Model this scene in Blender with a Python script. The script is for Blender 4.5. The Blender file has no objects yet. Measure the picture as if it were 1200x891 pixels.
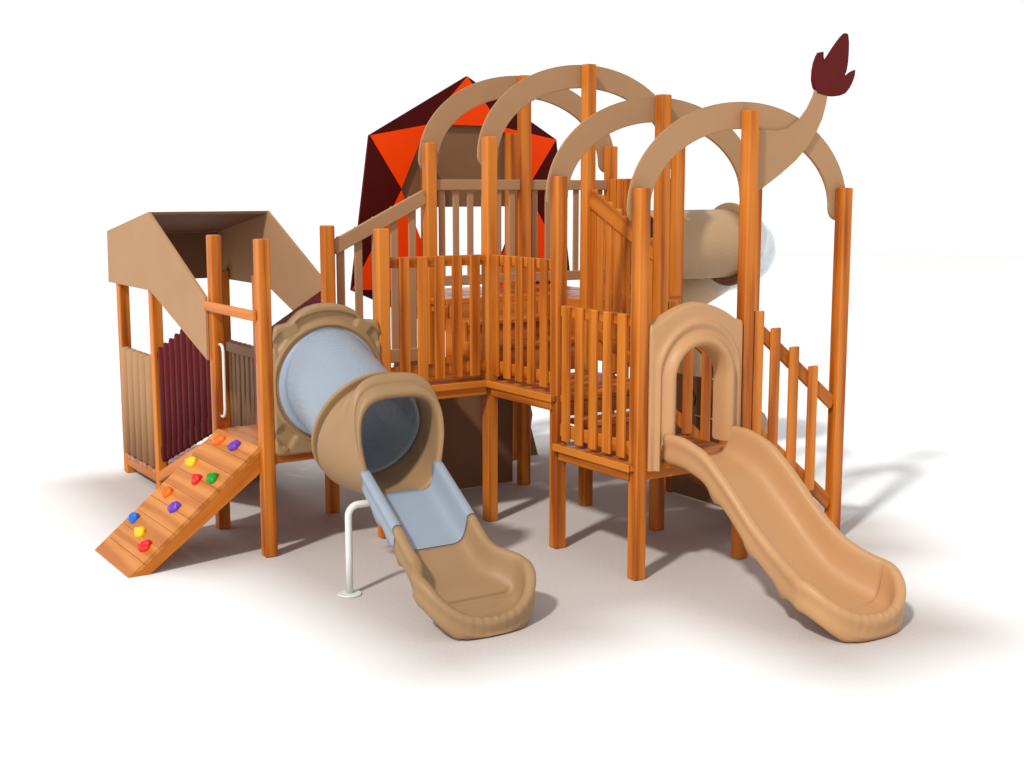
import bpy, bmesh, math, random
from mathutils import Vector, Matrix
random.seed(7)
sc = bpy.context.scene
COL = sc.collection
PI = math.pi
ROOT = Vector((2.0, -1.5, 0.0))          # base of the playground; all meshes are stored relative to it

# ------------------------------------------------------------------ materials
def new_mat(name):
    m = bpy.data.materials.new(name); m.use_nodes = True
    nt = m.node_tree; nt.nodes.clear()
    out = nt.nodes.new('ShaderNodeOutputMaterial')
    b = nt.nodes.new('ShaderNodeBsdfPrincipled')
    nt.links.new(b.outputs[0], out.inputs[0])
    return m, nt, b

def N(nt, t, **kw):
    n = nt.nodes.new(t)
    for k, v in kw.items():
        if k.startswith('i_'):
            n.inputs[k[2:].replace('_', ' ')].default_value = v
        else:
            setattr(n, k, v)
    return n

def ramp(nt, stops):
    r = nt.nodes.new('ShaderNodeValToRGB')
    e = r.color_ramp.elements
    while len(e) < len(stops): e.new(0.5)
    for k, (p, c) in enumerate(stops):
        e[k].position = p; e[k].color = (*c, 1)
    return r

def wood(name, light, mid, dark, rough=0.42):
    m, nt, b = new_mat(name)
    L = nt.links.new
    at = N(nt, 'ShaderNodeAttribute', attribute_name='gc')
    mp = N(nt, 'ShaderNodeMapping'); mp.inputs['Scale'].default_value = (1, 1, 0.075); mp.inputs['Rotation'].default_value = (.38, .24, 0)
    L(at.outputs['Vector'], mp.inputs['Vector'])
    # growth rings, cut lengthwise so they make tall cathedral arcs
    nz = N(nt, 'ShaderNodeTexNoise', i_Scale=5.0, i_Detail=2.0)
    L(mp.outputs[0], nz.inputs['Vector'])
    mx = N(nt, 'ShaderNodeMixRGB', blend_type='ADD'); mx.inputs['Fac'].default_value = 0.10
    L(mp.outputs[0], mx.inputs[1]); L(nz.outputs['Color'], mx.inputs[2])
    # few, wide rings
    wv = N(nt, 'ShaderNodeTexWave', wave_type='RINGS', rings_direction='Z', i_Scale=2.6, i_Distortion=3.0, i_Detail=2.0)
    wv.inputs['Detail Scale'].default_value = 1.5
    L(mx.outputs[0], wv.inputs['Vector'])
    # fine fibres
    mp2 = N(nt, 'ShaderNodeMapping'); mp2.inputs['Scale'].default_value = (70, 70, 1.8)
    L(at.outputs['Vector'], mp2.inputs['Vector'])
    fb = N(nt, 'ShaderNodeTexNoise', i_Scale=1.0, i_Detail=3.0); L(mp2.outputs[0], fb.inputs['Vector'])
    # slow tone change along the board
    mp3 = N(nt, 'ShaderNodeMapping'); mp3.inputs['Scale'].default_value = (5, 5, 1.0)
    L(at.outputs['Vector'], mp3.inputs['Vector'])
    sl = N(nt, 'ShaderNodeTexNoise', i_Scale=1.0, i_Detail=2.0); L(mp3.outputs[0], sl.inputs['Vector'])
    a1 = N(nt, 'ShaderNodeMath', operation='MULTIPLY'); L(wv.outputs['Fac'], a1.inputs[0]); a1.inputs[1].default_value = 0.36
    a2 = N(nt, 'ShaderNodeMath', operation='MULTIPLY_ADD'); L(fb.outputs['Fac'], a2.inputs[0]); a2.inputs[1].default_value = 0.42; L(a1.outputs[0], a2.inputs[2])
    a3 = N(nt, 'ShaderNodeMath', operation='MULTIPLY_ADD'); L(sl.outputs['Fac'], a3.inputs[0]); a3.inputs[1].default_value = 0.75; L(a2.outputs[0], a3.inputs[2])
    r = ramp(nt, [(0.30, dark), (0.54, mid), (0.82, light)])
    # every board a little different
    oi = N(nt, 'ShaderNodeObjectInfo'); rv = N(nt, 'ShaderNodeMath', operation='MULTIPLY_ADD'); L(oi.outputs['Random'], rv.inputs[0]); rv.inputs[1].default_value = .16; rv.inputs[2].default_value = -.25
    a4 = N(nt, 'ShaderNodeMath', operation='ADD'); L(a3.outputs[0], a4.inputs[0]); L(rv.outputs[0], a4.inputs[1])
    L(a4.outputs[0], r.inputs[0]); L(r.outputs[0], b.inputs['Base Color'])
    b.inputs['Roughness'].default_value = rough
    b.inputs['Specular IOR Level'].default_value = 0.22
    bp = N(nt, 'ShaderNodeBump'); bp.inputs['Strength'].default_value = 0.08; bp.inputs['Distance'].default_value = 0.01
    L(fb.outputs['Fac'], bp.inputs['Height']); L(bp.outputs[0], b.inputs['Normal'])
    return m

def plastic(name, col, rough=0.5, var=0.06, bump=0.05, scale=140, spec=0.35, grain=False):
    m, nt, b = new_mat(name)
    L = nt.links.new
    tc = N(nt, 'ShaderNodeTexCoord')
    n1 = N(nt, 'ShaderNodeTexNoise', i_Scale=2.2, i_Detail=4.0); L(tc.outputs['Object'], n1.inputs['Vector'])
    lo = tuple(max(0, c * (1 - var)) for c in col); hi = tuple(c * (1 + var) for c in col)
    r = ramp(nt, [(0.3, lo), (0.7, hi)]); L(n1.outputs['Fac'], r.inputs[0]); L(r.outputs[0], b.inputs['Base Color'])
    n2 = N(nt, 'ShaderNodeTexNoise', i_Scale=scale, i_Detail=2.0); L(tc.outputs['Object'], n2.inputs['Vector'])
    bp = N(nt, 'ShaderNodeBump'); bp.inputs['Strength'].default_value = bump; bp.inputs['Distance'].default_value = 0.01
    L(n2.outputs['Fac'], bp.inputs['Height'])
    if grain:      # moulded-in wood figure of the tubes: wavy embossed lines
        mp = N(nt, 'ShaderNodeMapping'); mp.inputs['Scale'].default_value = grain
        L(tc.outputs['Object'], mp.inputs['Vector'])
        g = N(nt, 'ShaderNodeTexNoise', i_Scale=1.0, i_Detail=1.5, i_Distortion=0.6); L(mp.outputs[0], g.inputs['Vector'])
        k = N(nt, 'ShaderNodeMath', operation='MULTIPLY'); L(g.outputs['Fac'], k.inputs[0]); k.inputs[1].default_value = 16.0
        fr = N(nt, 'ShaderNodeMath', operation='PINGPONG'); L(k.outputs[0], fr.inputs[0]); fr.inputs[1].default_value = 0.5
        cr = ramp(nt, [(0.0, (0, 0, 0)), (0.22, (1, 1, 1))]); L(fr.outputs[0], cr.inputs[0])
        b2 = N(nt, 'ShaderNodeBump'); b2.inputs['Strength'].default_value = 0.20; b2.inputs['Distance'].default_value = 0.012
        L(cr.outputs[0], b2.inputs['Height']); L(bp.outputs[0], b2.inputs['Normal']); L(b2.outputs[0], b.inputs['Normal'])
    else:
        L(bp.outputs[0], b.inputs['Normal'])
    n3 = N(nt, 'ShaderNodeTexNoise', i_Scale=6.0, i_Detail=5.0); L(tc.outputs['Object'], n3.inputs['Vector'])
    mr = N(nt, 'ShaderNodeMapRange'); mr.inputs['To Min'].default_value = rough - 0.06; mr.inputs['To Max'].default_value = rough + 0.08
    L(n3.outputs['Fac'], mr.inputs['Value']); L(mr.outputs[0], b.inputs['Roughness'])
    b.inputs['Specular IOR Level'].default_value = spec
    return m

WOOD = wood('wood_orange', (0.61, 0.196, 0.024), (0.50, 0.138, 0.012), (0.28, 0.062, 0.005))
PLANK = wood('wood_ramp', (0.62, 0.245, 0.055), (0.55, 0.195, 0.036), (0.44, 0.135, 0.020))
TREAD = wood('wood_deck', (0.54, 0.19, 0.045), (0.43, 0.13, 0.026), (0.25, 0.065, 0.012), rough=0.3)
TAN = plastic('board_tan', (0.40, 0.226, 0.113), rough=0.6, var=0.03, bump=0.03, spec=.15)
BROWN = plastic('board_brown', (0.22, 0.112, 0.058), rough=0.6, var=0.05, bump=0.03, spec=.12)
TAN_SHADED = plastic('board_tan_shaded', (0.20, 0.105, 0.058), rough=0.6, var=0.04, bump=0.03, spec=.15)  # tan board again, with the shade inside the hood put into its colour
MAROON = plastic('board_maroon', (0.066, 0.0045, 0.004), rough=0.6, var=0.08, bump=0.03, spec=.06)
PALING = plastic('paling_maroon', (0.095, 0.008, 0.010), rough=0.5, var=0.08, bump=0.03, spec=.06)
FLAME = plastic('board_flame', (0.105, 0.009, 0.008), rough=0.6, var=0.04, bump=0.03, spec=.1)
ORANGE = plastic('board_orange', (0.90, 0.055, 0.0), rough=0.6, var=0.03, bump=0.03, spec=.08)
SLIDE = plastic('plastic_sand', (0.50, 0.268, 0.120), rough=0.45, var=0.03, bump=0.06)
SLIDE_B = plastic('plastic_khaki', (0.325, 0.195, 0.092), rough=0.48, var=0.03, bump=0.06)
SLIDE_T = plastic('plastic_khaki_grain', (0.44, 0.285, 0.150), rough=0.45, var=0.03, bump=0.05, grain=(1.4, 5, 7))
BLUE = plastic('plastic_pale_blue', (0.275, 0.325, 0.385), rough=0.36, var=0.03, bump=0.06)
BLUE_T = plastic('plastic_pale_blue_grain', (0.275, 0.325, 0.385), rough=0.33, var=0.03, bump=0.05, grain=(5, 2.0, 5))
STEEL = plastic('steel_white', (0.70, 0.71, 0.66), rough=0.3, var=0.02, bump=0.0, spec=0.5)
INK = plastic('ink_black', (0.01, 0.01, 0.01), rough=0.6)

def clear_mat():
    m, nt, b = new_mat('plastic_clear')
    L = nt.links.new
    b.inputs['Base Color'].default_value = (0.72, 0.80, 0.86, 1)
    b.inputs['Roughness'].default_value = 0.08
    b.inputs['Alpha'].default_value = 0.38
    tc = N(nt, 'ShaderNodeTexCoord'); n = N(nt, 'ShaderNodeTexNoise', i_Scale=6.0); L(tc.outputs['Object'], n.inputs['Vector'])
    mr = N(nt, 'ShaderNodeMapRange'); mr.inputs['To Min'].default_value = 0.28; mr.inputs['To Max'].default_value = 0.46
    L(n.outputs['Fac'], mr.inputs['Value']); L(mr.outputs[0], b.inputs['Alpha'])
    return m
CLEAR = clear_mat()
HOLD = {k: plastic('hold_' + k, c, rough=0.35, var=0.05, bump=0.12, scale=90) for k, c in dict(
    orange=(0.85, 0.13, 0.004), purple=(0.13, 0.035, 0.42), yellow=(0.80, 0.52, 0.004), red=(0.66, 0.012, 0.012),
    green=(0.008, 0.27, 0.02), blue=(0.012, 0.13, 0.60)).items()}

# ------------------------------------------------------------------ mesh builder
class MB:
    def __init__(s): s.v = []; s.f = []; s.g = []; s.sm = []
    def add(s, verts, faces, gcs=None, smooth=False):
        o = len(s.v); s.v += [Vector(v) for v in verts]
        s.f += [tuple(i + o for i in f) for f in faces]
        s.sm += [smooth] * len(faces)
        s.g += [Vector(g) for g in gcs] if gcs else [Vector(v) for v in verts]
        return s
    def box(s, c, size, axes=None, grain=2, bev=0.006):
        """c centre, size along local axes, axes 3 unit vectors, grain = local axis the wood fibres follow"""
        bm = bmesh.new(); bmesh.ops.create_cube(bm, size=1)
        for v in bm.verts: v.co = Vector((v.co.x * size[0], v.co.y * size[1], v.co.z * size[2]))
        if bev: bmesh.ops.bevel(bm, geom=bm.edges[:], offset=min(bev, min(size) * .3), segments=1, affect='EDGES')
        bm.verts.index_update()
        off = Vector((random.uniform(-.07, .07) + .03, random.uniform(-.07, .07), random.uniform(-3, 3)))
        ax = axes or (Vector((1, 0, 0)), Vector((0, 1, 0)), Vector((0, 0, 1)))
        vs, gs = [], []
        o = [k for k in range(3) if k != grain]
        for v in bm.verts:
            l = v.co; vs.append(Vector(c) + ax[0] * l.x + ax[1] * l.y + ax[2] * l.z)
            gs.append(Vector((l[o[0]], l[o[1]], l[grain])) + off)
        fs = [[v.index for v in f.verts] for f in bm.faces]
        bm.free(); return s.add(vs, fs, gs)
    def post(s, x, y, top, w=0.1, z0=0.0):
        return s.box((x, y, (z0 + top) / 2), (w, w, top - z0), bev=0.009)
    def beam(s, a, b, w, h, up=(0, 0, 1), bev=0.006):
        """board from a to b (centre line), w sideways, h along up; fibres run a->b"""
        a, b = Vector(a), Vector(b); d = b - a; L = d.length; d.normalize()
        u = Vector(up); u = (u - d * u.dot(d)).normalized(); sd = d.cross(u)
        return s.box((a + b) / 2, (L, w, h), (d, -sd, u), grain=0, bev=bev)
    def prism(s, poly, to3, n, th, bev=0.006, grain=None):
        """poly 2-D outline, to3 maps (a,b) to 3-D, extruded th along n"""
        bm = bmesh.new(); n = Vector(n).normalized()
        vs = [bm.verts.new(to3(*p)) for p in poly]
        f = bm.faces.new(vs)
        r = bmesh.ops.extrude_face_region(bm, geom=[f])
        nv = [e for e in r['geom'] if isinstance(e, bmesh.types.BMVert)]
        for v in nv: v.co += n * th
        bmesh.ops.recalc_face_normals(bm, faces=bm.faces[:])
        if bev:
            ed = [e for e in bm.edges if abs((e.verts[0].co - e.verts[1].co).normalized().dot(n)) < .5]
            bmesh.ops.bevel(bm, geom=ed, offset=bev, segments=2, affect='EDGES')
        bm.verts.index_update()
        co = [v.co.copy() for v in bm.verts]
        off = Vector((random.random() * .1, random.random() * .1, random.random() * 30))
        gs = [Vector((c.dot(n), c.z, c.x + c.y)) + off for c in co] if grain is None else [grain(c) for c in co]
        s.add(co, [[v.index for v in f.verts] for f in bm.faces], gs); bm.free(); return s
    def grid(s, rows, closed_u=False, closed_v=False, smooth=True):
        """rows: list of equal-length point lists"""
        n, m = len(rows), len(rows[0]); vs = [p for r in rows for p in r]; fs = []
        for i in range(n if closed_v else n - 1):
            for j in range(m if closed_u else m - 1):
                i2, j2 = (i + 1) % n, (j + 1) % m
                fs.append((i * m + j, i * m + j2, i2 * m + j2, i2 * m + j))
        return s.add(vs, fs, None, smooth)
    def tube(s, path, r, seg=16, cap=True):
        path = [Vector(p) for p in path]; rows = []
        t0 = (path[1] - path[0]).normalized(); up = Vector((0, 0, 1)) if abs(t0.z) < .9 else Vector((1, 0, 0))
        nrm = (up - t0 * up.dot(t0)).normalized()
        for i, p in enumerate(path):
            t = (path[min(i + 1, len(path) - 1)] - path[max(i - 1, 0)]).normalized()
            nrm = (nrm - t * nrm.dot(t)).normalized(); bi = t.cross(nrm)
            rr = r[i] if isinstance(r, (list, tuple)) else r
            rows.append([p + (nrm * math.cos(2 * PI * k / seg) + bi * math.sin(2 * PI * k / seg)) * rr for k in range(seg)])
        s.grid(rows, closed_u=True)
        if cap:
            b = len(s.v) - len(path) * seg
            s.f.append(tuple(range(b + seg - 1, b - 1, -1))); s.sm.append(False)
            e = len(s.v) - seg; s.f.append(tuple(range(e, e + seg))); s.sm.append(False)
        return s
    def pipe(s, path, r, th=0.02, seg=48):
        """hollow tube, outer skin then inner skin, ends closed by rings"""
        path = [Vector(p) for p in path]
        a = MB(); a.tube(path, r, seg, cap=False); b = MB(); rr = [q - th for q in r] if isinstance(r, (list, tuple)) else r - th
        b.tube(path, rr, seg, cap=False); n = len(path)
        rows = [a.v[i * seg:(i + 1) * seg] for i in range(n)] + [b.v[i * seg:(i + 1) * seg] for i in range(n - 1, -1, -1)]
        return s.grid(rows, closed_u=True, closed_v=True)
    def build(s, name, mat, parent=None, label=None, subsurf=0, fix=True):
        me = bpy.data.meshes.new(name)
        off = ROOT if parent else Vector((0, 0, 0))
        me.from_pydata([v - off for v in s.v], [], s.f)
        at = me.attributes.new('gc', 'FLOAT_VECTOR', 'POINT')
        at.data.foreach_set('vector', [c for g in s.g for c in g])
        me.polygons.foreach_set('use_smooth', s.sm)
        me.materials.append(mat)
        if fix:
            bm = bmesh.new(); bm.from_mesh(me); bmesh.ops.recalc_face_normals(bm, faces=bm.faces[:]); bm.to_mesh(me); bm.free()
        me.update()
        o = bpy.data.objects.new(name, me); COL.objects.link(o)
        if parent: o.parent = parent
        if label: o['label'] = label
        if subsurf:
            md = o.modifiers.new('smooth', 'SUBSURF'); md.levels = subsurf; md.render_levels = subsurf
        return o

# ------------------------------------------------------------------ the one thing: the playground
P = bpy.data.objects.new('playground_structure', None); COL.objects.link(P)
P.location = ROOT; P.empty_display_size = .5
P['label'] = 'orange wooden playground with tan rib arches, two front slides and a maroon mane'
P['category'] = 'playground'

# posts: (x, y, top)
POSTS = [(0, 1.57, 1.98), (0, .57, 1.98), (1, 1.5, 1.98), (1, .57, 1.98),
         (0, -1, 2.43), (0, -2, 2.43), (1, -1, 2.49), (1, -2, 2.49),
         (2, -1, 3.198), (3, -1, 3.82), (4, -1, 3.198),
         (2, -2, 3.22), (3, -2, 3.844), (4, -2, 3.22),
         (2, -3, 2.894), (3, -3, 3.534), (4, -3, 2.894),
         (2, -4, 2.806), (3, -4, 3.364), (4, -4, 2.806),
         (2.53, 0, 3.08), (3.5, 0, 3.34)]
for x, y, t in POSTS:
    MB().post(x, y, t).build('post', WOOD, P)

# ---- decks -------------------------------------------------------
def deck(x0, x1, y0, y1, z, along='x', th=.045, n=7, skirt=True, edge=True):
    m = MB()
    if along == 'x':
        w = (y1 - y0) / n
        for k in range(n): m.box(((x0 + x1) / 2, y0 + (k + .5) * w, z - th / 2), (x1 - x0, w - .004, th), grain=0, bev=.004)
    else:
        w = (x1 - x0) / n
        for k in range(n): m.box((x0 + (k + .5) * w, (y0 + y1) / 2, z - th / 2), (w - .004, y1 - y0, th), grain=1, bev=.004)
    o = m.build('deck', TREAD, P)
    if skirt:
        if edge:
            MB().beam((x0 - .008, y0 + .025, z - .026), (x0 - .008, y1 + .005, z - .026), .016, .056, bev=.004).build('edge_board', WOOD, o)
            MB().beam((x0 + .06, y0 - .008, z - .026), (x1 - .03, y0 - .008, z - .026), .016, .056, bev=.004).build('edge_board', WOOD, o)
        h = .075; zc = z - th - h / 2 - .002
        for a_, b_ in (((x0 + .04, y0 + .025, zc), (x1 - .04, y0 + .025, zc)), ((x0 + .04, y1 - .025, zc), (x1 - .04, y1 - .025, zc)),
                       ((x0 + .02, y0 + .05, zc), (x0 + .02, y1 - .05, zc)), ((x1 - .02, y0 + .05, zc), (x1 - .02, y1 - .05, zc))):
            MB().beam(a_, b_, .035, h).build('deck_beam', WOOD, o)
    return o
deck(-.045, 1.045, .57, 1.57, .205, edge=False)                 # low floor at the far end of the house
deck(-.044, 1.044, -2.042, -1.0, .845, along='y', edge=False)     # house deck behind the climbing ramp
deck(1.046, 1.97, -2.075, -.95, 1.222)               # landing behind the picket corner
deck(1.925, 3.0, -3.05, -2.075, 1.222)
deck(1.925, 3.0, -4.03, -3.055, .85)
deck(1.98, 3.0, -1.2, -.93, 1.83, n=2)
deck(2.16, 3.84, -.926, -.10, 1.83, along='y', n=11)
deck(3.004, 4.043, -2.043, -.93, 1.83)

# sloping floor between the low floor and the house deck, with cleats
m = MB(); a, b = Vector((.5, .56, .19)), Vector((.5, -1.0, .80))
d = (b - a); L_ = d.length; d.normalize(); up = Vector((0, -d.z, d.y)); up = up if up.z > 0 else -up
for k in range(10):
    c = a + d * (k + .5) * L_ / 10
    m.box(c, (1.0, L_ / 10 - .004, .035), (Vector((1, 0, 0)), d, up), grain=0, bev=.004)
rf = m.build('ramp_floor', TREAD, P)
for k in range(6):
    m = MB().box(a + d * (k + .6) * L_ / 6.2 + up * .029, (.9, .035, .022), (Vector((1, 0, 0)), d, up), grain=0, bev=.004)
    m.build('cleat', WOOD, rf)
for x in (-.03, 1.03): MB().beam(a + Vector((x - .5, 0, -.05)), b + Vector((x - .5, 0, -.05)), .035, .09).build('stringer', WOOD, rf)

# stair treads
def step(x0, x1, y0, y1, z, riser=None, th=.04):
    m = MB(); gx = (x1 - x0) > (y1 - y0)
    m.box(((x0 + x1) / 2, (y0 + y1) / 2, z - th / 2), (x1 - x0, y1 - y0, th), grain=0 if gx else 1, bev=.005)
    if riser:
        ax, v, zb = riser
        if ax == 'y': m.box(((x0 + x1) / 2, v, (z - th + zb) / 2 - .001), (x1 - x0 - .004, .025, z - th - zb - .004), grain=0, bev=.003)
        else: m.box((v, (y0 + y1) / 2, (z - th + zb) / 2 - .001), (.025, y1 - y0 - .004, z - th - zb - .004), grain=1, bev=.003)
    return m.build('stair_tread', TREAD, P)
step(2.06, 2.985, -1.56, -1.2, 1.66, ('y', -1.53, 1.225))
step(2.06, 2.985, -1.96, -1.56, 1.492, ('y', -1.93, 1.225))
MB().box((2.52, -1.235, 1.70), (.92, .025, .155), grain=0, bev=.003).build('stair_riser', TREAD, P)
MB().prism([(-1.20, 1.228), (-1.20, 1.782), (-1.22, 1.782), (-1.22, 1.655), (-1.545, 1.655), (-1.545, 1.488), (-1.945, 1.488), (-1.945, 1.228)], lambda u, v: (2.032, u, v), (1, 0, 0), .025, bev=.003,
           grain=lambda c: Vector((c.x + 3, c.z, c.y))).build('stair_side', WOOD, P)
MB().prism([(-1.20, 1.228), (-1.20, 1.782), (-1.95, 1.782), (-1.95, 1.228)], lambda u, v: (2.99, u, v), (1, 0, 0), .022, bev=.003,
           grain=lambda c: Vector((c.x + 3, c.z, c.y))).build('stair_side', WOOD, P)
MB().box((2.51, -3.045, 1.11), (.93, .025, .11), grain=0, bev=.003).build('stair_riser', TREAD, P)
MB().box((3.5, -2.02, 1.55), (.9, .025, .46), grain=0, bev=.003).build('deck_apron', WOOD, P)
step(.78, 1.046, -1.95, -1.06, 1.03, ('x', .80, .85))
step(2.05, 2.95, -3.30, -3.07, 1.04, ('y', -3.28, .855))
# right-hand stairs going down between the last two rows
for k in range(4):
    step(3.02 + .25 * k, 3.02 + .25 * (k + 1) + .02, -3.93, -3.07, .68 - .17 * k)
for y in (-3.95, -3.05):
    MB().beam((3.0, y, .70), (4.02, y, -.01 + .07), .035, .17).build('stair_stringer', WOOD, P)

# ---- guard rails with pickets -------------------------------------
def guard(p0, p1, bot, top, side, mat, ks, pw=.092, pt=.028, rail=.085, railb=.10, label=None, over=.004, inset=.05,
          rail_t=.035, low=.0, name='guardrail', rnd=False):
    """p0,p1 plan points of the two posts; bot=(z at p0, z at p1), top likewise; side = signed offset of the pickets"""
    p0, p1 = Vector((*p0, 0)), Vector((*p1, 0)); d = (p1 - p0); L = d.length; d.normalize(); n = Vector((d.y, -d.x, 0))
    z = lambda pr, t: pr[0] + (pr[1] - pr[0]) * t
    a, b = inset / L, 1 - inset / L
    o = None
    for pr, h, sg in ((top, rail, -1), (bot, railb, 1)):
        za, zb = z(pr, a) + sg * h / 2, z(pr, b) + sg * h / 2
        m = MB().beam(p0 + d * L * a + Vector((0, 0, za)), p0 + d * L * b + Vector((0, 0, zb)), rail_t, h)
        if o is None: o = m.build(name, mat, P, label)
        else: m.build('bottom_rail', mat, o)
    for k in ks:
        c = p0 + d * L * k + n * side
        q = MB(); z0, z1 = z(bot, k) - low, z(top, k) + over
        if rnd:     # half-round paling
            rows = []
            for zz in (z0, z1 - .02, z1):
                r = pw / 2 * (1 if zz < z1 - .001 else .8)
                rows.append([c + d * (r * math.cos(t)) + n * (pt * (r * 2 / pw) * math.sin(t) * (1 if side > 0 else -1)) + Vector((0, 0, zz))
                             for t in [PI * i / 10 for i in range(11)]])
            q.grid(rows, closed_u=True)
            nn = len(rows[0]); q.f += [tuple(range(nn)), tuple(range(2 * nn, 3 * nn))]; q.sm += [False, False]
        else:
            q.box(c + Vector((0, 0, (z0 + z1) / 2)), (pw, pt, z1 - z0), (d, n, Vector((0, 0, 1))), bev=.006)
        q.build('baluster', mat, o)
    return o
K5 = [.18, .345, .50, .665, .835]
guard((1, -2), (2, -2), (1.285, 1.285), (2.262, 2.262), .034, WOOD, K5, low=.025, over=.002)
guard((2, -2), (2, -3), (1.285, 1.285), (2.262, 2.262), -.034 * -1 if False else -.034, WOOD, [.14, .31, .49, .665, .84], low=.025, over=.002) if False else None
guard((2, -3), (2, -2), (1.285, 1.285), (2.262, 2.262), -.034, WOOD, [.15, .325, .50, .68, .86], low=.025, over=.002)
guard((2, -4), (2, -3), (.90, .90), (1.918, 1.918), -.034, WOOD, [.155, .325, .50, .675, .845], low=.025, over=.002)
# trim strips under the picket panels (edge boards of the decks)
# tan rising rail beside the first flight and level rail at the back of the top deck
guard((1, -1), (2, -1), (1.27, 1.27), (2.335, 2.815), -.022, TAN, [.13, .30, .47, .65, .83], pw=.075, pt=.02, rail=.125, railb=.12, over=-.004,
      label='tan sloping rail with tan balusters rising to the top deck')
guard((2, -1), (3, -1), (1.93, 1.93), (2.877, 2.877), -.015, TAN, [.13, .275, .425, .575, .725, .875], pw=.065, pt=.02, rail=.095, railb=.09, over=-.01,
      label='level tan rail with balusters at the back of the top deck')
guard((3, -1), (4, -1), (1.93, 1.93), (2.877, 2.877), -.015, TAN, [.125, .275, .45, .60, .75, .88], pw=.065, pt=.02, rail=.095, railb=.09, over=-.01,
      label='level tan rail with balusters beside the tan tube slide')
guard((4, -1), (4, -2), (1.80, 1.80), (2.885, 2.885), .03, WOOD, [.09, .20, .31, .78, .89], rail=.09, railb=.09)
guard((3, -3), (3, -2), (1.20, 1.58), (2.325, 2.80), .022, WOOD, [.12, .24, .36, .48, .60, .72, .84, .94], pw=.085, rail=.135, railb=.09, low=.2, over=.02,
      label='sloping orange rail with balusters behind the front picket panel')
# stair rails going down to the right
for y in (-4, -3):
    guard((3, y), (4, y), (1.035, .215), (1.905, 1.125), .03, WOOD, [.11, .285, .485, .695], pw=.095, rail=.10, railb=.10, over=.075, low=.02,
          label=None)
# house pickets
TANL = [.12, .27, .42, .575, .73, .88]
o = guard((0, 1.57), (0, .57), (.225, .225), (1.26, 1.26), .005, TAN, [.12, .31, .50, .69, .88], pw=.118, pt=.075, rail=.10, railb=.10, rnd=True,
          label='tan half round palings at the low end of the house', over=.01)
guard((1, .57), (1, 1.5), (.225, .225), (1.262, 1.262), .005, TAN, [.10, .235, .37, .505, .64, .775, .90], pw=.125, pt=.05, rail=.10, railb=.10, rnd=True,
      label='tan palings on the far side of the house', over=.015)
MK = [(k + .5) / 9 for k in range(9)]
MK = [.05 + .9 * k for k in MK]
guard((0, .57), (0, -1), (.27, .845), (1.30, 1.86), .005, PALING, MK, pw=.122, pt=.034, rail=.12, railb=.14, rnd=True, over=.015,
      label='maroon palings stepping up the near side of the house')
guard((1, -1), (1, .57), (.885, .30), (1.97, 1.40), .005, PALING, MK, pw=.122, pt=.034, rail=.12, railb=.14, rnd=True, over=.0,
      label='maroon palings stepping up the far side of the house')
# crossbar over the climbing ramp
MB().beam((-.068, -.935, 1.857), (-.068, -2.0, 1.857), .03, .078).build('crossbar', WOOD, P)
# grab handles
def handle(x, y, s):
    pts = [(x, y, .955), (x, y + s * .045, .955), (x, y + s * .075, .975), (x, y + s * .085, 1.02), (x, y + s * .085, 1.25),
           (x, y + s * .085, 1.48), (x, y + s * .075, 1.525), (x, y + s * .045, 1.545), (x, y, 1.545)]
    MB().tube(pts, .0125, 12).build('grab_handle', STEEL, P)
handle(-.0, -1.05, -1); handle(0.0, -1.95, 1)

# ---- climbing ramp ---------------------------------------------------
ZR = lambda x: .857 + (x + .06) * .832
a, b = Vector((-1.09, -1.54, 0)), Vector((-.052, -1.54, ZR(-.052)))
d = (b - a); LR = d.length; d.normalize(); upR = Vector((-d.z, 0, d.x))
m = MB(); YW = (-1.10, -1.985)
n = 9
for k in range(n):
    t0, t1 = LR * k / n, LR * (k + 1) / n
    th = .034
    # top plank; the lowest one is cut level with the ground
    q0 = a + d * t0; q1 = a + d * (t1 - .0025)
    lo0 = q0 - upR * th; lo1 = q1 - upR * th
    if k == 0: lo0 = q0 + Vector((th / d.z * 1.0, 0, 0))
    poly = [q0, q1, lo1, lo0]
    vs = [Vector((p.x, y, p.z)) for y in YW for p in poly]
    fs = [(0, 1, 2, 3), (7, 6, 5, 4), (0, 4, 5, 1), (1, 5, 6, 2), (2, 6, 7, 3), (3, 7, 4, 0)]
    off = Vector((random.random() * .1, random.random() * .1, random.uniform(-3, 3)))
    m.add(vs, fs, [Vector(((v - a).dot(d), (v - a).dot(upR), v.y)) + off for v in vs])
ramp_o = m.build('climbing_ramp', PLANK, P, label='sloping plank climbing ramp with coloured holds')
x0 = a.x + .034 / d.z + .002
for y in (YW[0] - .0, YW[1] + .04):
    pl = [(x0, .0), (x0 + .105, 0.0), (-.052, ZR(-.052) - .21), (-.052, ZR(-.052) - .036 / d.x)]
    MB().prism([(p[0], p[1]) for p in pl], lambda u, v, y=y: (u, y, v), (0, -1, 0), .04, bev=.003,
               grain=lambda c: Vector((c.y, (c - a).dot(upR), (c - a).dot(d) + 9))).build('stringer', WOOD, ramp_o)
HP = [('orange', -0.128, -1.333), ('purple', -0.122, -1.653), ('yellow', -0.335, -1.245), ('red', -0.413, -1.58), ('green', -0.362, -1.801), ('orange', -0.569, -1.342), ('purple', -0.622, -1.681), ('blue', -0.805, -1.231), ('yellow', -0.854, -1.536), ('red', -0.903, -1.813)]
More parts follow.
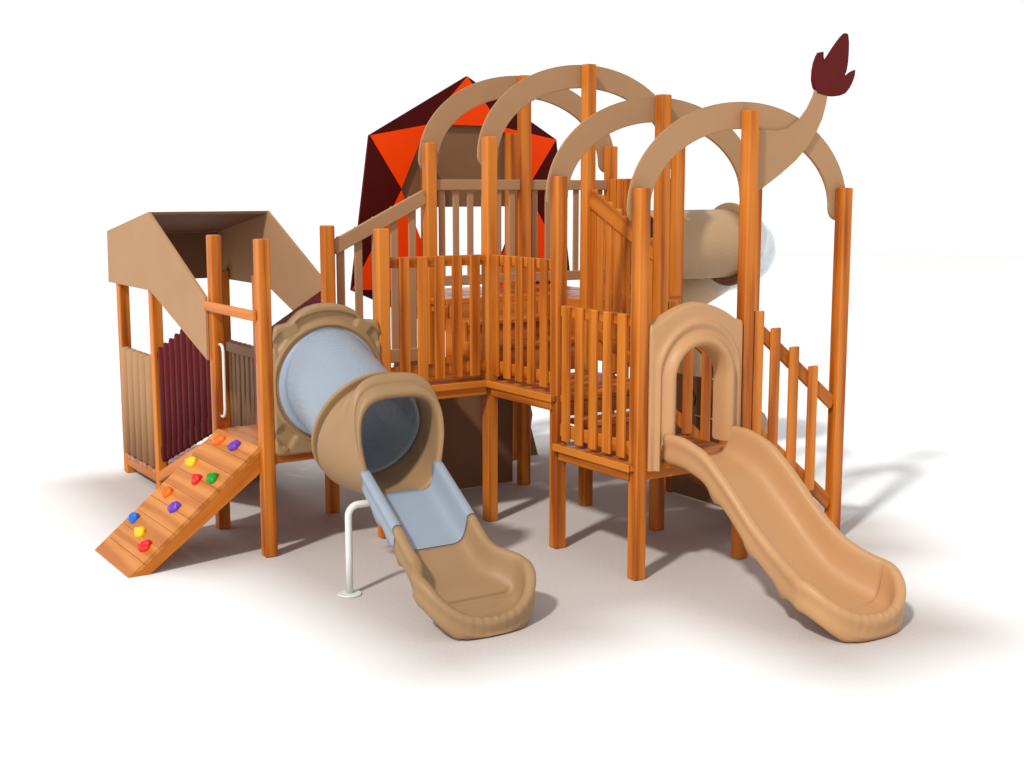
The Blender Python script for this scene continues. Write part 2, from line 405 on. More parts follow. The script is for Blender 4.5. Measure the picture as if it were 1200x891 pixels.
def hold(kind, x, y):
    bm = bmesh.new(); bmesh.ops.create_icosphere(bm, subdivisions=3, radius=1)
    rz = random.uniform(-.4, .4); rr = random.Random(kind + str(x))
    ph = [rr.uniform(0, 6) for _ in range(4)]
    vs = []
    for v in bm.verts:
        c = v.co.copy()
        k = 1 + .13 * math.sin(4 * c.x + ph[0]) * math.cos(3 * c.y + ph[1]) + .06 * math.sin(9 * c.y + ph[2])
        # leaf outline, pointed on one end, with an undercut ledge facing up the ramp
        w = 1 - .35 * c.y
        q = Vector((c.x * .044 * w * k, c.y * .058 * k, max(c.z, -.3) * .040 * k + (.012 if c.x > .1 and c.z > 0 else 0)))
        if c.z < -.3: q.z = -.006
        vs.append(q)
    ca, sa = math.cos(.5 + rz), math.sin(.5 + rz)
    yv = Vector((0, 1, 0)); o3 = Vector((x, y, ZR(x)))
    co = [o3 + d * (q.x * ca - q.y * sa) + yv * (q.x * sa + q.y * ca) + upR * (q.z + .004) for q in vs]
    bm.verts.index_update()
    fs = [[v.index for v in f.verts] for f in bm.faces]; bm.free()
    MB().add(co, fs, None, True).build('climbing_hold', HOLD[kind], ramp_o, label=kind + ' climbing hold on the plank ramp')
for kd, x, y in HP: hold(kd, x, y)

# ---- house hood: two dog-leg side sheets, a sloping roof sheet and an end sheet -------
LEG = [(1.78, 1.885), (1.76, 2.385), (.43, 2.592), (-.96, 1.93), (-.96, 1.41), (.48, 1.885)]
hood = MB().prism(LEG, lambda u, v: (-.075, u, v), (1, 0, 0), .022, bev=.002).build('hood_side_panel', TAN, P, label='dog leg tan sheet on the near side of the house')
MB().prism(LEG, lambda u, v: (1.052, u, v), (1, 0, 0), .022, bev=.002).build('hood_side_panel', TAN, P, label='dog leg tan sheet on the far side of the house')
def slab(a, b, xw, th, nrm):
    a, b, nrm = Vector(a), Vector(b), Vector(nrm).normalized()
    m = MB(); v = []
    for x in xw:
        for p in (a, b, b + nrm * th, a + nrm * th): v.append((x, p.x, p.y))
    return m
MB().prism([(1.78, 2.352), (1.757, 2.383), (.428, 2.590), (.43, 2.565)], lambda u, v: (-.0525, u, v), (1, 0, 0), 1.104, bev=.002).build('hood_roof_panel', TAN_SHADED, P, label='sloping tan roof sheet of the house, darkened with painted shade')
MB().prism([(1.757, 1.888), (1.757, 2.352), (1.735, 2.356), (1.735, 1.888)], lambda u, v: (-.0525, u, v), (1, 0, 0), 1.104, bev=.002).build('hood_end_panel', TAN_SHADED, P, label='tan end sheet of the house, darkened with painted shade')

# ---- rib arches --------------------------------------------------------
def arch_outline(zt, cxx=3.01, a=.985, b=.680, hw=.098):
    zb = zt - .155; n = 44; pts_o, pts_i = [], []
    for k in range(n + 1):
        t = PI - PI * k / n
        p = Vector((cxx + a * math.cos(t), zb + b * math.sin(t))); tg = Vector((-a * math.sin(t), b * math.cos(t))).normalized(); nm = Vector((tg.y, -tg.x))
        if nm.dot(p - Vector((cxx, zb))) < 0: nm = -nm
        pts_o.append(p + nm * hw); pts_i.append(p - nm * hw)
    def cap(p, q, dr):
        c = (p + q) / 2; r = (p - q) / 2; w = r.length
        return [c + r * math.cos(t) + Vector((0, -1)) * w * 1.0 * math.sin(t) for t in [PI * j / 8 for j in range(1, 8)]]
    endcap = cap(pts_o[-1], pts_i[-1], 1); startcap = cap(pts_i[0], pts_o[0], 1)
    return [tuple(p) for p in pts_o + endcap + pts_i[::-1] + startcap]
for y, zt in ((-1, 3.198), (-2, 3.22), (-3, 2.894), (-4, 2.806)):
    arc = MB().prism(arch_outline(zt), lambda u, v, y=y: (u, y + .053, v), (0, 1, 0), .028, bev=.005).build('rib_arch', TAN, P)
# tail and its tuft on the front arch
def smooth_poly(pts, n=4):
    out = []; m_ = len(pts)
    for i in range(m_):
        p0, p1, p2, p3 = [Vector(pts[(i + j) % m_]) for j in (-1, 0, 1, 2)]
        for k in range(n):
            t = k / n
            out.append(tuple(.5 * ((2 * p1) + (p2 - p0) * t + (2 * p0 - 5 * p1 + 4 * p2 - p3) * t * t + (3 * p1 - p0 - 3 * p2 + p3) * t ** 3)))
    return out
up_e = [(3.0, 3.236), (3.16, 3.232), (3.30, 3.228), (3.42, 3.250), (3.53, 3.315), (3.61, 3.40), (3.665, 3.49), (3.685, 3.545)]
lo_e = [(3.815, 3.525), (3.80, 3.44), (3.765, 3.33), (3.70, 3.215), (3.62, 3.115), (3.50, 3.01), (3.34, 2.905), (3.16, 2.80), (3.0, 2.72)]
tail = MB().prism(up_e + lo_e, lambda u, v: (u, -3.975, v), (0, 1, 0), .026, bev=.004).build('tail', TAN, P, label='curved tan tail sheet rising from the front arch')
fl = [(3.70, 3.515), (3.665, 3.56), (3.648, 3.61), (3.65, 3.68), (3.662, 3.735), (3.685, 3.785), (3.705, 3.815), (3.748, 3.824), (3.752, 3.785), (3.765, 3.748),
      (3.80, 3.79), (3.85, 3.85), (3.90, 3.905), (3.94, 3.945), (3.978, 3.975), (4.006, 3.968), (4.018, 3.91), (4.02, 3.845), (4.016, 3.76), (4.005, 3.70), (3.985, 3.655),
      (4.02, 3.664), (4.055, 3.687), (4.098, 3.705), (4.095, 3.665), (4.075, 3.615), (4.045, 3.57), (4.0, 3.525), (3.94, 3.505), (3.88, 3.497), (3.818, 3.497), (3.77, 3.503)]
MB().prism(fl, lambda u, v: (u, -3.979, v), (0, 1, 0), .032, bev=.003).build('tail_tuft', FLAME, tail, label='maroon flame shaped tuft on the tail tip')

# ---- the lion's mane (seen from behind) ----------------------------------
OUT = [(1.95, 3.295), (3.03, 3.888), (4.10, 3.295), (4.29, 1.87), (3.02, 1.28), (1.735, 1.838)]
INN = [(2.57, 3.41), (3.43, 3.41), (3.735, 2.79), (3.28, 1.79), (2.72, 1.79), (2.285, 2.79)]
to = lambda y: (lambda u, v: (u, y, v))
def ring_prism(outer, inner, y, th):
    m = MB(); k = len(outer)
    rows = [[Vector((p[0], yy, p[1])) for p in q] for q, yy in ((outer, y), (outer, y + th), (inner, y + th), (inner, y))]
    return m.grid(rows, closed_u=True, closed_v=True, smooth=False)
# inner[k] sits between outer[k] and outer[k+1]
mane = ring_prism([p for i in range(6) for p in (OUT[i], ((OUT[i][0] + OUT[(i + 1) % 6][0]) / 2, (OUT[i][1] + OUT[(i + 1) % 6][1]) / 2))],
                  [p for i in range(6) for p in (((INN[i - 1][0] + INN[i][0]) / 2, (INN[i - 1][1] + INN[i][1]) / 2), INN[i])], .066, .03).build('mane', MAROON, P, label='maroon mane sheet with orange spikes behind the arches')
for i in range(6):
    o_, a_, b_ = OUT[i], INN[i - 1], INN[i]
    c_ = ((o_[0] + a_[0] + b_[0]) / 3, (o_[1] + a_[1] + b_[1]) / 3)
    tri = [(c_[0] + (p[0] - c_[0]) * .985, c_[1] + (p[1] - c_[1]) * .985) for p in (o_, a_, b_)]
    MB().prism(tri, to(.060), (0, 1, 0), .012, bev=0).build('mane_spike', ORANGE, mane, label='orange triangle on the maroon mane')
face = MB().prism([(2.56, 3.425), (3.44, 3.425), (3.745, 2.79), (3.63, 2.615), (2.40, 2.615), (2.275, 2.79)], to(.10), (0, 1, 0), .03, bev=.003)
face.build('face_panel', BROWN, P, label='brown back of the face sheet inside the mane')
chin = [(2.15, 0.0), (3.89, 0.0), (3.80, .31), (3.82, .44), (3.79, .57), (3.86, .80), (3.80, 1.12), (2.2, 1.12), (2.14, .80), (2.21, .57), (2.18, .44), (2.2, .31)]
MB().prism(chin, to(.075), (0, 1, 0), .03, bev=.003).build('chin_panel', BROWN, P)
MB().prism([(2.06, .012), (2.94, .012), (2.94, 1.10), (2.06, 1.10)], to(-.90), (0, 1, 0), .025, bev=.003).build('crawl_panel', BROWN, P, label='dark brown sheet under the landing')
# play panel on the ground between the right-hand posts
pp = MB().prism([(-2.06, .012), (-2.94, .012), (-2.94, 1.13), (-2.06, 1.13)], lambda u, v: (3.945, u, v), (1, 0, 0), .025, bev=.003).build('play_panel', BROWN, P, label='dark brown play panel with white marks behind the right slide')
for mt, pts in ((STEEL, [(3.942, -2.38, .78), (3.942, -2.50, .775), (3.942, -2.62, .78)]),
                (STEEL, [(3.942, -2.40, .42), (3.942, -2.46, .43), (3.942, -2.52, .40), (3.942, -2.54, .46), (3.942, -2.58, .50)]),
                (INK, [(3.942, -2.33, 1.0), (3.942, -2.37, .93), (3.942, -2.36, .87)]),
                (INK, [(3.942, -2.52, .47), (3.942, -2.56, .53), (3.942, -2.60, .56), (3.942, -2.63, .52)])):
    MB().tube(pts, .007, 8).build('painted_mark', mt, pp)

# ---- chutes ---------------------------------------------------------------
def lerp_table(tab, y):
    tab = sorted(tab)
    if y <= tab[0][0]: return tab[0][1]
    for (a, p), (b, q) in zip(tab, tab[1:]):
        if y <= b:
            t = (y - a) / (b - a); return p + (q - p) * t
    return tab[-1][1]
def smoothed(tab, y, w=.05):
    return sum(lerp_table(tab, y + w * k) * g for k, g in ((-1, .25), (-.5, .25), (0, .0), (.5, .25), (1, .25)))
def chute(cx0, rim, bed, half, y0, y1, front=None, skirt=.17, n=26, nose=.8, lobes=()):
    """rim/bed/half: tables of (y, value). Runs from y0 down to y1 (toward -Y). front = superellipse nose length."""
    ST = []
    for k in range(n + 1):
        y = y0 + (y1 - y0) * k / n; w = smoothed(half, y)
        ST.append((Vector((-w, y)), smoothed(rim, y), smoothed(bed, y), smoothed(rim, y)))
    if front:
        w = smoothed(half, y1); zr = smoothed(rim, y1); zb = smoothed(bed, y1); L, zf, zbf = front
        nf = 44
        for k in range(1, nf + 1):
            t = PI / 2 * k / nf; e = nose
            x = -w * math.cos(t) ** e; y = y1 - L * math.sin(t) ** e
            if k == nf: x = 0.0
            s_ = math.sin(t) ** 1.6
            ST.append((Vector((x, y)), zr + (zf - zr) * s_, zb + (zbf - zb) * s_, zr + (zf - zr) * s_))
    m = len(ST)
    key = [(.075, -1, 0), (.045, -.985, 0), (.022, -.94, 0), (.008, -.80, 0), (.010, -.60, 0), (.013, -.42, 0), (.004, -.30, 0), (.0, -.20, 0), (.001, -.12, 0), (.008, -.055, 0), (.020, -.015, 0), (.036, .0, 0), (.052, -.012, 0),
            (.064, -.05, 0), (.072, -.10, 0), (.079, .22, 1), (.090, .50, 1), (.104, .72, 1), (.124, .88, 1), (.150, .965, 1), (.185, 1.0, 1)]
    PROF = key
    def nrm(i):
        p = ST[max(i - 1, 0)][0]; q = ST[min(i + 1, m - 1)][0]
        if i == m - 1 and front: q = Vector((-p.x, p.y))
        t = (q - p).normalized(); v = Vector((-t.y, t.x))
        return v
    NR = []
    for i in range(m):
        v = nrm(i)
        if v.dot(Vector((0, ST[0][0].y)) - Vector((ST[i][0].x, ST[0][0].y))) < 0: pass
        if v.x < 0 or (abs(v.x) < 1e-6 and v.y < 0): v = -v
        NR.append(v)
    rows = []
    for i, (p, zr, zb, _) in enumerate(ST):
        row = []
        extra = 0
        for (yl, wd, dp) in lobes:
            extra += dp * math.exp(-((p.y - yl) / wd) ** 2)
        for (dist, f, kind) in PROF:
            q = p + NR[i] * dist
            lim = max(0, -p.x)
            if q.x > 0: q.x = 0.0
            if kind == 0: z = zr + f * skirt if f > -.9 else zr + f * (skirt + extra)
            else: z = zr - .02 + (zb - zr + .02) * f
            if f <= -.9: z = max(z, .012 + .0 * dist)
            if kind == 0: z = max(z, .012)
            if front and i > n + 12 and kind == 0 and -.5 < f <= 0.01:      # finger ripples moulded into the lip
                rp_ = math.cos(q.x * 2 * PI / .062) * math.exp(-(q.x / .17) ** 2) * .5
                q.y -= .016 * rp_; z += .009 * rp_
            row.append(Vector((q.x, q.y, z)))
        if rows and front:          # keep the inner rings from folding back at the nose
            pv = rows[-1]
            for q_, w_ in zip(row, pv[2:2 + len(row)]): q_.y = min(q_.y, w_.y - .0006)
        # underside between the two skirts, stored first
        under = Vector((row[0].x * .5, row[0].y, max(.012, min(row[0].z, zb - .03))))
        mid = [Vector((row[-1].x * k, row[-1].y, row[-1].z)) for k in (.66, .33)]
        half_ = [Vector((0, row[0].y, under.z)), under] + row + mid
        full = [Vector((cx0 + v.x, v.y, v.z)) for v in half_] + [Vector((cx0, row[-1].y, row[-1].z))] + [Vector((cx0 - v.x, v.y, v.z)) for v in half_[::-1][:-1]]
        rows.append(full)
    mb = MB(); mb.grid(rows, closed_u=True)
    k = len(rows[0]); mb.f.append(tuple(range(k))); mb.sm.append(False)
    return mb, ST

# right slide
rim2 = [(-4.05, 1.07), (-4.28, 1.07), (-4.52, 1.005), (-4.76, .83), (-5.0, .62), (-5.22, .475), (-5.40, .405), (-5.55, .37), (-5.70, .33)]
bed2 = [(-4.05, .87), (-4.25, .86), (-4.48, .78), (-4.72, .60), (-4.98, .385), (-5.22, .215), (-5.45, .13), (-5.65, .10)]
half2 = [(-4.05, .345), (-5.0, .345), (-5.22, .35), (-5.42, .39), (-5.55, .435), (-5.7, .44)]
mb, _ = chute(2.49, rim2, bed2, half2, -4.10, -5.52, nose=.86, front=(.34, .165, .10), skirt=.22, n=40, lobes=((-4.62, .05, .05), (-4.98, .05, .045), (-5.3, .05, .05)))
chute2 = mb.build('slide', SLIDE, P, label='sand coloured open slide at the right front')
# arched entrance panel of the right slide
def arch_curve(h, zc, zb, M=40, cx0=2.49, sx=1.0):
    """upside-down U of half width h, springing at zc, down to zb"""
    pts = []
    for k in range(10): pts.append((cx0 - h * sx, zb + (zc - zb) * k / 10))
    for k in range(M - 19):
        t = PI - PI * k / (M - 20); pts.append((cx0 + h * math.cos(t) * sx, zc + h * math.sin(t)))
    for k in range(1, 11): pts.append((cx0 + h * sx, zc + (zb - zc) * k / 10))
    return pts
def panel_curve(M=40, cx0=2.49, hw=.437, zb=.80, zs=1.845, zt=1.99):
    pts = []
    for k in range(10): pts.append((cx0 - hw, zb + (zs - zb) * k / 10))
    n_ = M - 19
    for k in range(n_):
        u = -1 + 2 * k / (n_ - 1); au = abs(u)
        z = zs + (zt - zs) * (.25 * (1 - au) + .75 * (1 - min(1, au / .86) ** 2) if au < .86 else .25 * (1 - au)) if au < .999 else zs
        pts.append((cx0 + hw * u, z))
    for k in range(1, 11): pts.append((cx0 + hw, zs + (zb - zs) * k / 10))
    return pts
M_ = 60
secs = [(.222, 1.435, -3.985), (.225, 1.436, -4.03), (.232, 1.44, -4.08), (.247, 1.442, -4.12), (.270, 1.445, -4.14), (.294, 1.445, -4.136), (.315, 1.445, -4.112), (.330, 1.445, -4.09), (.345, 1.45, -4.083)]
rows = [[Vector((x, y, z)) for x, z in arch_curve(h, zc, (.96 if h < .30 else .99), M_)] for h, zc, y in secs]
inner_last = arch_curve(.352, 1.45, .80, M_); outer = panel_curve(M_)
for f, y in ((.0, -4.084), (.10, -4.092), (.22, -4.100), (.30, -4.098), (.38, -4.080), (.46, -4.068), (.7, -4.066), (.93, -4.062), (.985, -4.056), (1.0, -4.04), (1.0, -3.97)):
    rows.append([Vector((a[0] + (b[0] - a[0]) * f, y, a[1] + (b[1] - a[1]) * f)) for a, b in zip(inner_last, outer)])
MB().grid(rows).build('entrance_panel', SLIDE, chute2, subsurf=1)
# left slide: panel, tube, hood, blue chute, sand exit, steel support
AX = Vector((0, -.9285, -.3714)); C0 = Vector((.5, -2.08, 1.345))
def out1(th):
    """outline of the moulded panel as radius in direction th"""
    c, s = math.cos(th), math.sin(th)
    best = 9
    poly = PAN
    for (a, b) in zip(poly, poly[1:] + poly[:1]):
        ax, az = a[0] - .5, a[1] - 1.315; bx, bz = b[0] - .5, b[1] - 1.315
        den = c * (bz - az) - s * (bx - ax)
        if abs(den) < 1e-9: continue
        r = (ax * (bz - az) - az * (bx - ax)) / den
        u = ((r * c - ax) * (bx - ax) + (r * s - az) * (bz - az)) / ((bx - ax) ** 2 + (bz - az) ** 2)
        if r > 0 and -1e-6 <= u <= 1 + 1e-6: best = min(best, r)
    return best
hump = [(.955, 1.70), (.94, 1.765), (.90, 1.782), (.855, 1.785), (.81, 1.795), (.775, 1.83), (.73, 1.87), (.66, 1.905), (.58, 1.925), (.5, 1.93)]
PAN = [(.93, .78), (.955, .81)] + hump + [(1 - x, z) for x, z in hump[::-1][1:]] + [(.045, .81), (.07, .78)]
def pocket(x, z):
    x -= .5; z -= 1.315; r = math.hypot(x, z); th = math.degrees(math.atan2(z, x)); d_ = 0
    def sm(e0, e1, v): t = max(0, min(1, (v - e0) / (e1 - e0))); return t * t * (3 - 2 * t)
    def patch(t0, t1, r0, r1): return sm(t0 - 2, t0 + 2, th) * (1 - sm(t1 - 2, t1 + 2, th)) * sm(r0 - .008, r0 + .008, r) * (1 - sm(r1 - .008, r1 + .008, r))
    d_ += .024 * patch(62, 118, .485, .555)
    d_ += .022 * patch(33, 47, .49, .565) + .022 * patch(133, 147, .49, .565)
    d_ += .022 * patch(-142, -126, .47, .60) + .022 * patch(-54, -38, .47, .60)
    d_ -= .010 * (sm(.435, .45, r) - sm(.462, .475, r))
    return d_
NT, NRAD = 240, 48
ths = [2 * PI * k / NT for k in range(NT)]; OR = [out1(t) for t in ths]
rows = []
for j in range(NRAD + 1):
    f = j / NRAD; row = []
    for t, R_ in zip(ths, OR):
        r = .33 + (R_ - .33) * f; x, z = .5 + r * math.cos(t), 1.315 + r * math.sin(t)
        e = max(0, (f - .90) / .10); y = -2.065 + .03 * e ** 2.2 + pocket(x, z)
        row.append(Vector((x, y, z)))
    rows.append(row)
rows.append([Vector((v.x, -1.985, v.z)) for v in rows[-1]])
rows.append([Vector((v.x, -1.985, v.z)) for v in rows[0]])
tube_panel = MB().grid(rows, closed_u=True, closed_v=True).build('tube_slide', SLIDE_B, P, label='khaki panel and pale blue tube slide at the left front')
# bolts on the panel
for x, z in ((.12, .84), (.88, .84)):
    MB().tube([(x, -2.055, z), (x, -2.076, z)], .022, 16).build('bolt_head', SLIDE_B, tube_panel)
# tube with flange
fl_path = [C0 + Vector((0, .0, 0)), C0 + Vector((0, -.045, 0))]
m = MB()
m.grid([[Vector((.5 + r * math.cos(t), y, 1.315 + r * math.sin(t))) for t in [2 * PI * k / 64 for k in range(64)]]
        for r, y in ((.34, -2.05), (.415, -2.06), (.425, -2.075), (.425, -2.092), (.418, -2.102), (.405, -2.106), (.40, -2.116), (.33, -2.125))], closed_u=True, closed_v=True)
m.build('tube_flange', BLUE, tube_panel, subsurf=1)
SEG = 64
side = Vector((1, 0, 0)); upv = Vector((0, -.3714, .9285))
def tube_rows(r):
    out = []
    for j in range(17):
        f = j / 16; row = []
        for k in range(SEG):
            t = 2 * PI * k / SEG; base = C0 + (side * math.cos(t) + upv * math.sin(t)) * r
            a_ = (-2.07 - base.y) / AX.y                       # slide along the axis to the panel plane
            row.append(base + AX * (a_ + (.80 - a_) * f))
        out.append(row)
    return out
MB().grid(tube_rows(.372) + tube_rows(.354)[::-1], closed_u=True, closed_v=True).build('tube', BLUE_T, tube_panel)

# hood: lofted from the tube's round to the arched mouth
def circ(s_, r, k):
    t = 2 * PI * k / SEG; return C0 + AX * s_ + (side * math.cos(t) + upv * math.sin(t)) * r
def mouth(w_up, zt, w_lo, zlo, y_t, y_b, k):
    """arched mouth loop: k=0 right, SEG/4 top, SEG/2 left"""
    t = 2 * PI * k / SEG; c, s = math.cos(t), math.sin(t); zc = 1.06
    e = .62
    sx = math.copysign(abs(c) ** e, c); sz = math.copysign(abs(s) ** e, s)
    if s >= 0: x = .5 + w_up * sx; z = zc + (zt - zc) * sz
    else: x = .5 + (w_lo + (w_up - w_lo) * (1 + sz) ** 1.5) * sx; z = zc + (zc - zlo) * sz
    y = y_b + (y_t - y_b) * max(0, min(1, (z - .85) / (zt - .85))) ** 1.2
    return Vector((x, y, z))
def blend(f, a, b): return a + (b - a) * f
rows = []
S0 = .74
for r, s_ in ((.385, S0 - .02), (.445, S0 - .025), (.466, S0 - .018), (.468, S0 + .006), (.460, S0 + .014), (.408, S0 + .018), (.402, S0 + .028), (.402, S0 + .064), (.410, S0 + .074), (.458, S0 + .080), (.466, S0 + .090)):
    rows.append([circ(s_, r, k) for k in range(SEG)])
mo = dict(w_up=.350, zt=1.505, w_lo=.30, zlo=.655, y_t=-3.09, y_b=-3.25)
for f in (.1, .2, .27, .34, .40, .46, .53, .6, .68, .76, .84, .92):
    row = []
    for k in range(SEG):
        a = circ(S0 + .10 + .12 * f, .464, k); b = mouth(k=k, **mo); g = f * f * (3 - 2 * f) * .45 + f * .55
        v = blend(g, a, b)
        # the rolled brow over the mouth
        t = 2 * PI * k / SEG; br = max(0, math.sin(t)) ** .5
        nrm_ = (v - (C0 + AX * ((v - C0).dot(AX)))).normalized()
        v = v + nrm_ * (.026 * math.exp(-((f - .88) / .10) ** 2) - .014 * math.exp(-((f - .55) / .08) ** 2)) * br
        dg = math.degrees(t)
        if 112 < dg < 176: v = v + nrm_ * .016 * math.exp(-((f - .40) / .085) ** 2) * min(1, (dg - 112) / 8, (176 - dg) / 8)
        row.append(v)
    rows.append(row)
for wu, zt_, wl, zl, yt, yb in ((.352, 1.488, .300, .657, -3.135, -3.258), (.346, 1.462, .297, .659, -3.148, -3.261), (.338, 1.446, .295, .660, -3.140, -3.262),
                                (.338, 1.440, .294, .661, -3.165, -3.263), (.344, 1.432, .292, .662, -3.200, -3.264), (.340, 1.408, .286, .665, -3.228, -3.265),
                                (.322, 1.378, .278, .670, -3.232, -3.262), (.306, 1.356, .270, .676, -3.210, -3.254), (.298, 1.345, .263, .684, -3.170, -3.242)):
    rows.append([mouth(k=k, **{**mo, 'w_up': wu, 'zt': zt_, 'w_lo': wl, 'zlo': zl, 'y_t': yt, 'y_b': yb}) for k in range(SEG)])
for f in (.25, .5, .75, .97):
    row = []
    for k in range(SEG):
        a = mouth(k=k, **{**mo, 'w_up': .296, 'zt': 1.345, 'w_lo': .262, 'zlo': .69, 'y_t': -3.12, 'y_b': -3.22}); b = circ(S0 + .02, .384, k)
        row.append(blend(f ** .8, a, b))
    rows.append(row)
MB().grid(rows, closed_u=True, closed_v=True).build('tube_hood', SLIDE_B, tube_panel, subsurf=1)
# embossed bars on the hood flank
rim1 = [(-3.15, .945), (-3.236, .893), (-3.704, .595), (-3.86, .475), (-3.96, .43), (-4.10, .405), (-4.25, .365)]
bed1 = [(-3.15, .745), (-3.236, .70), (-3.704, .40), (-3.9, .275), (-4.08, .185), (-4.25, .13), (-4.4, .105)]
half1 = [(-3.15, .325), (-3.95, .325), (-4.03, .355), (-4.10, .41), (-4.16, .43), (-4.4, .43)]
mb, _ = chute(.5, rim1, bed1, half1, -3.238, -3.704, skirt=.19, n=12, lobes=((-3.42, .06, .05), (-3.6, .05, .05)))
mb.build('chute', BLUE, tube_panel, label='pale blue middle length of the chute')
mb, _ = chute(.5, rim1, bed1, half1, -3.708, -4.20, nose=.86, front=(.305, .13, .08), skirt=.2, n=22, lobes=((-3.74, .04, .05), (-3.95, .05, .04)))
mb.build('slide_exit', SLIDE_B, tube_panel, label='khaki flared exit of the chute')
# steel support
pts = [(.093, -3.21, .0), (.093, -3.21, .30), (.093, -3.21, .56)]
for k in range(1, 7):
    t = PI / 2 * k / 6; pts.append((.093 + .075 * (1 - math.cos(t)), -3.21, .56 + .075 * math.sin(t)))
pts += [(.30, -3.22, .637), (.5, -3.22, .637)]
m = MB(); m.tube(pts, .025, 18)
m.tube([(.093, -3.21, .003), (.093, -3.21, .008), (.093, -3.21, .013)], [.083, .083, .078], 28)
m.build('support_pole', STEEL, tube_panel)

# ---- spiral tube slide at the back right ------------------------------------
yC, zC = -1.5, 2.262
sp = MB(); sp.pipe([(3.98 + .18 * k, yC, zC) for k in range(7)], .333, .018, 48)
spiral = sp.build('spiral_slide', SLIDE_T, P, label='khaki tube slide turning down behind the right posts')
def flange(c, ax, r0, r1, th):
    c, ax = Vector(c), Vector(ax).normalized(); u = Vector((0, 0, 1)); u = (u - ax * u.dot(ax)).normalized(); w = ax.cross(u); m = MB()
    prof = ((r0, 0), (r1 - .01, 0), (r1, .3), (r1, .7), (r1 - .01, 1), (r0, 1))
    return m.grid([[c + ax * (h * th) + (u * math.cos(2 * PI * k / 48) + w * math.sin(2 * PI * k / 48)) * r for k in range(48)] for r, h in prof], closed_u=True, closed_v=True, smooth=False)
flange((5.06, yC, zC - .01), (1, 0, -.03), .32, .41, .035).build('tube_flange', SLIDE_B, spiral)
flange((5.10, yC, zC - .01), (1, 0, -.03), .32, .385, .02).build('tube_flange', CLEAR, spiral)
Rt = .35
pts = [Vector((5.22 + .20 * math.sin(PI * k / 16), yC + Rt - Rt * math.cos(PI * k / 16), zC - .02 - .30 * k / 16)) for k in range(17)]
MB().pipe(pts, .325, .012, 48).build('tube_elbow', CLEAR, spiral, label='clear plastic elbow of the tube slide')
e = pts[-1]
pts2 = [e + Vector((.22 - .14 * k, 0, .05 - .062 * k)) for k in range(7)]
MB().pipe(pts2, .333, .018, 48).build('tube', SLIDE_T, spiral)
f0 = pts2[-1]
pts3 = [Vector((f0.x - .30 * math.sin(t), f0.y + .36 * (math.cos(t) - 1), f0.z - .16 * t)) for t in [PI * k / 14 for k in range(15)]]
MB().pipe(pts3, .333, .018, 40).build('tube_elbow', SLIDE_T, spiral)
g0 = pts3[-1]
pts4 = [g0 + (Vector((5.35, -1.08, .56)) - g0) * (k / 6) for k in range(7)]
MB().pipe(pts4, .333, .018, 40).build('tube', SLIDE_T, spiral)
# short open trough at its foot
h0, h1 = pts4[-1], Vector((6.24, -.68, .15)); dr = (h1 - h0).normalized(); sd = Vector((dr.y, -dr.x, 0)).normalized(); uu = sd.cross(dr)
if uu.z < 0: uu = -uu
rows = []
for rr, yy in ((.32, 0), (.30, 0)):
    for j in range(9):
        c = h0 + (h1 - h0) * (j / 8) + Vector((0, 0, .07 if j > 5 else .1))
        rows.append([c + (sd * math.cos(t) + uu * math.sin(t)) * (rr * (1 - .35 * (j / 8) ** 3)) for t in [-PI + PI * q / 20 for q in range(21)]])
    if rr == .32: first = rows; rows = []
MB().grid(first + rows[::-1], closed_v=True).build('slide_exit', SLIDE_B, spiral)

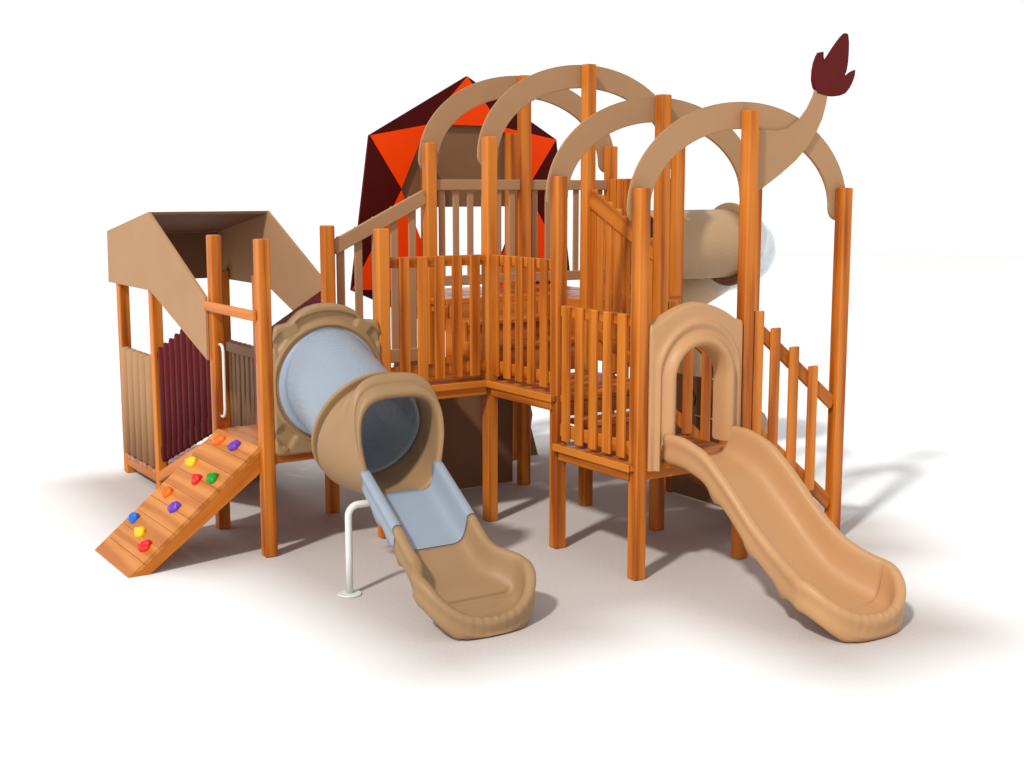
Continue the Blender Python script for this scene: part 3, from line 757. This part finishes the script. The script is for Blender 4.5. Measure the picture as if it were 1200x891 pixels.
# ------------------------------------------------------------------ ground
def ground():
    m, nt, b = new_mat('ground_white'); L = nt.links.new
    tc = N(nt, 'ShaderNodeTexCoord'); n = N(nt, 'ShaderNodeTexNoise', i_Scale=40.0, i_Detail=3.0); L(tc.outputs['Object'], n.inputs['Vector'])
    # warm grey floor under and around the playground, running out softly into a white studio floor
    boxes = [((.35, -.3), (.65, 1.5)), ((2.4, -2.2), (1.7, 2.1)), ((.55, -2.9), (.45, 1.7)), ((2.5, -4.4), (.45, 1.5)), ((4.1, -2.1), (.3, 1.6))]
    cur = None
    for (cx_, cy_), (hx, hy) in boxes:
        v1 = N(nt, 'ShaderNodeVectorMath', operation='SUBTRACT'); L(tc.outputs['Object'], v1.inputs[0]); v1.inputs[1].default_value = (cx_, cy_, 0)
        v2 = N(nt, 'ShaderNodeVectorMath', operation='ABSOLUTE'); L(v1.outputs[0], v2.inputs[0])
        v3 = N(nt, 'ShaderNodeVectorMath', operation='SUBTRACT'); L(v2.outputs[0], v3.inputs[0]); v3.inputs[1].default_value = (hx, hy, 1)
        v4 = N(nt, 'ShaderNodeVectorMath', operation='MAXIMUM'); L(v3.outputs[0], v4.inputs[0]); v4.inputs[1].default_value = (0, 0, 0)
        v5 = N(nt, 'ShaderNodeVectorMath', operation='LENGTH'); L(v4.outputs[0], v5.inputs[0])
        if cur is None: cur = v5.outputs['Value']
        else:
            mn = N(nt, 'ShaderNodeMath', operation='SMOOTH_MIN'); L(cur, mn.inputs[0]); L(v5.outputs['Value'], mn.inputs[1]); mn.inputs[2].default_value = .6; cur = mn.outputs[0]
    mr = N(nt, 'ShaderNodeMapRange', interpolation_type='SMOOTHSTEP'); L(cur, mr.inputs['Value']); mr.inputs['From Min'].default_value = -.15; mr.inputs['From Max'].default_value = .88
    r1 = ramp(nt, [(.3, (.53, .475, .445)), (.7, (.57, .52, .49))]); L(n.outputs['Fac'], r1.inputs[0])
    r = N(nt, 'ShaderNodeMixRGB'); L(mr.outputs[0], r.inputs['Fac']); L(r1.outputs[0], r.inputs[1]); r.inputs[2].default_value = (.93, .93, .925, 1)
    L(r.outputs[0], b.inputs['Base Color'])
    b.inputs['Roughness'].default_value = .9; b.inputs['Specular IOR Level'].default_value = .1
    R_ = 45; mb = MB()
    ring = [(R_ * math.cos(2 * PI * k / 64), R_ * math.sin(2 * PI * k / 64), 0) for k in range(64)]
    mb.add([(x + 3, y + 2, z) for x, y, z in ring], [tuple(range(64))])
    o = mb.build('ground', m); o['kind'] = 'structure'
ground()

# ------------------------------------------------------------------ light
W = bpy.data.worlds.new('World'); sc.world = W; W.use_nodes = True
nt = W.node_tree; bg = nt.nodes['Background']
# studio: white backdrop all round at the horizon, dimmer overhead
tc = N(nt, 'ShaderNodeTexCoord'); sx = N(nt, 'ShaderNodeSeparateXYZ'); nt.links.new(tc.outputs['Generated'], sx.inputs[0])
rp = ramp(nt, [(.15, (1, 1, 1)), (.42, (.58, .585, .60))]); nt.links.new(sx.outputs['Z'], rp.inputs[0])
nt.links.new(rp.outputs[0], bg.inputs['Color']); bg.inputs['Strength'].default_value = 1.07
Ldir = Vector((-.92, -.49, 1.0)).normalized()
D = 300.0
ld = bpy.data.lights.new('key_lamp', 'AREA'); ld.shape = 'DISK'; ld.size = 22.0; ld.color = (1, .97, .93)
ld.energy = 9.87 * D * D * 0.84
lo = bpy.data.objects.new('key_lamp', ld); COL.objects.link(lo)
lo.location = Vector((2.3, -2.2, 1.0)) + Ldir * D
lo.rotation_euler = (-Ldir).to_track_quat('-Z', 'Y').to_euler()

# ------------------------------------------------------------------ camera
cd = bpy.data.cameras.new('camera'); cd.sensor_width = 36; cd.lens = 46.036; cd.clip_end = 2000; cd.clip_start = .1
cam = bpy.data.objects.new('camera', cd); COL.objects.link(cam)
yaw, pit = .57333, .14673
cam.location = (-3.73841, -11.22868, 2.81563)
fw = Vector((math.sin(yaw) * math.cos(pit), math.cos(yaw) * math.cos(pit), -math.sin(pit)))
cam.rotation_euler = fw.to_track_quat('-Z', 'Y').to_euler()
sc.camera = cam
sc.view_settings.view_transform = 'Standard'; sc.view_settings.look = 'None'
sc.view_settings.exposure = 0; sc.view_settings.gamma = 1
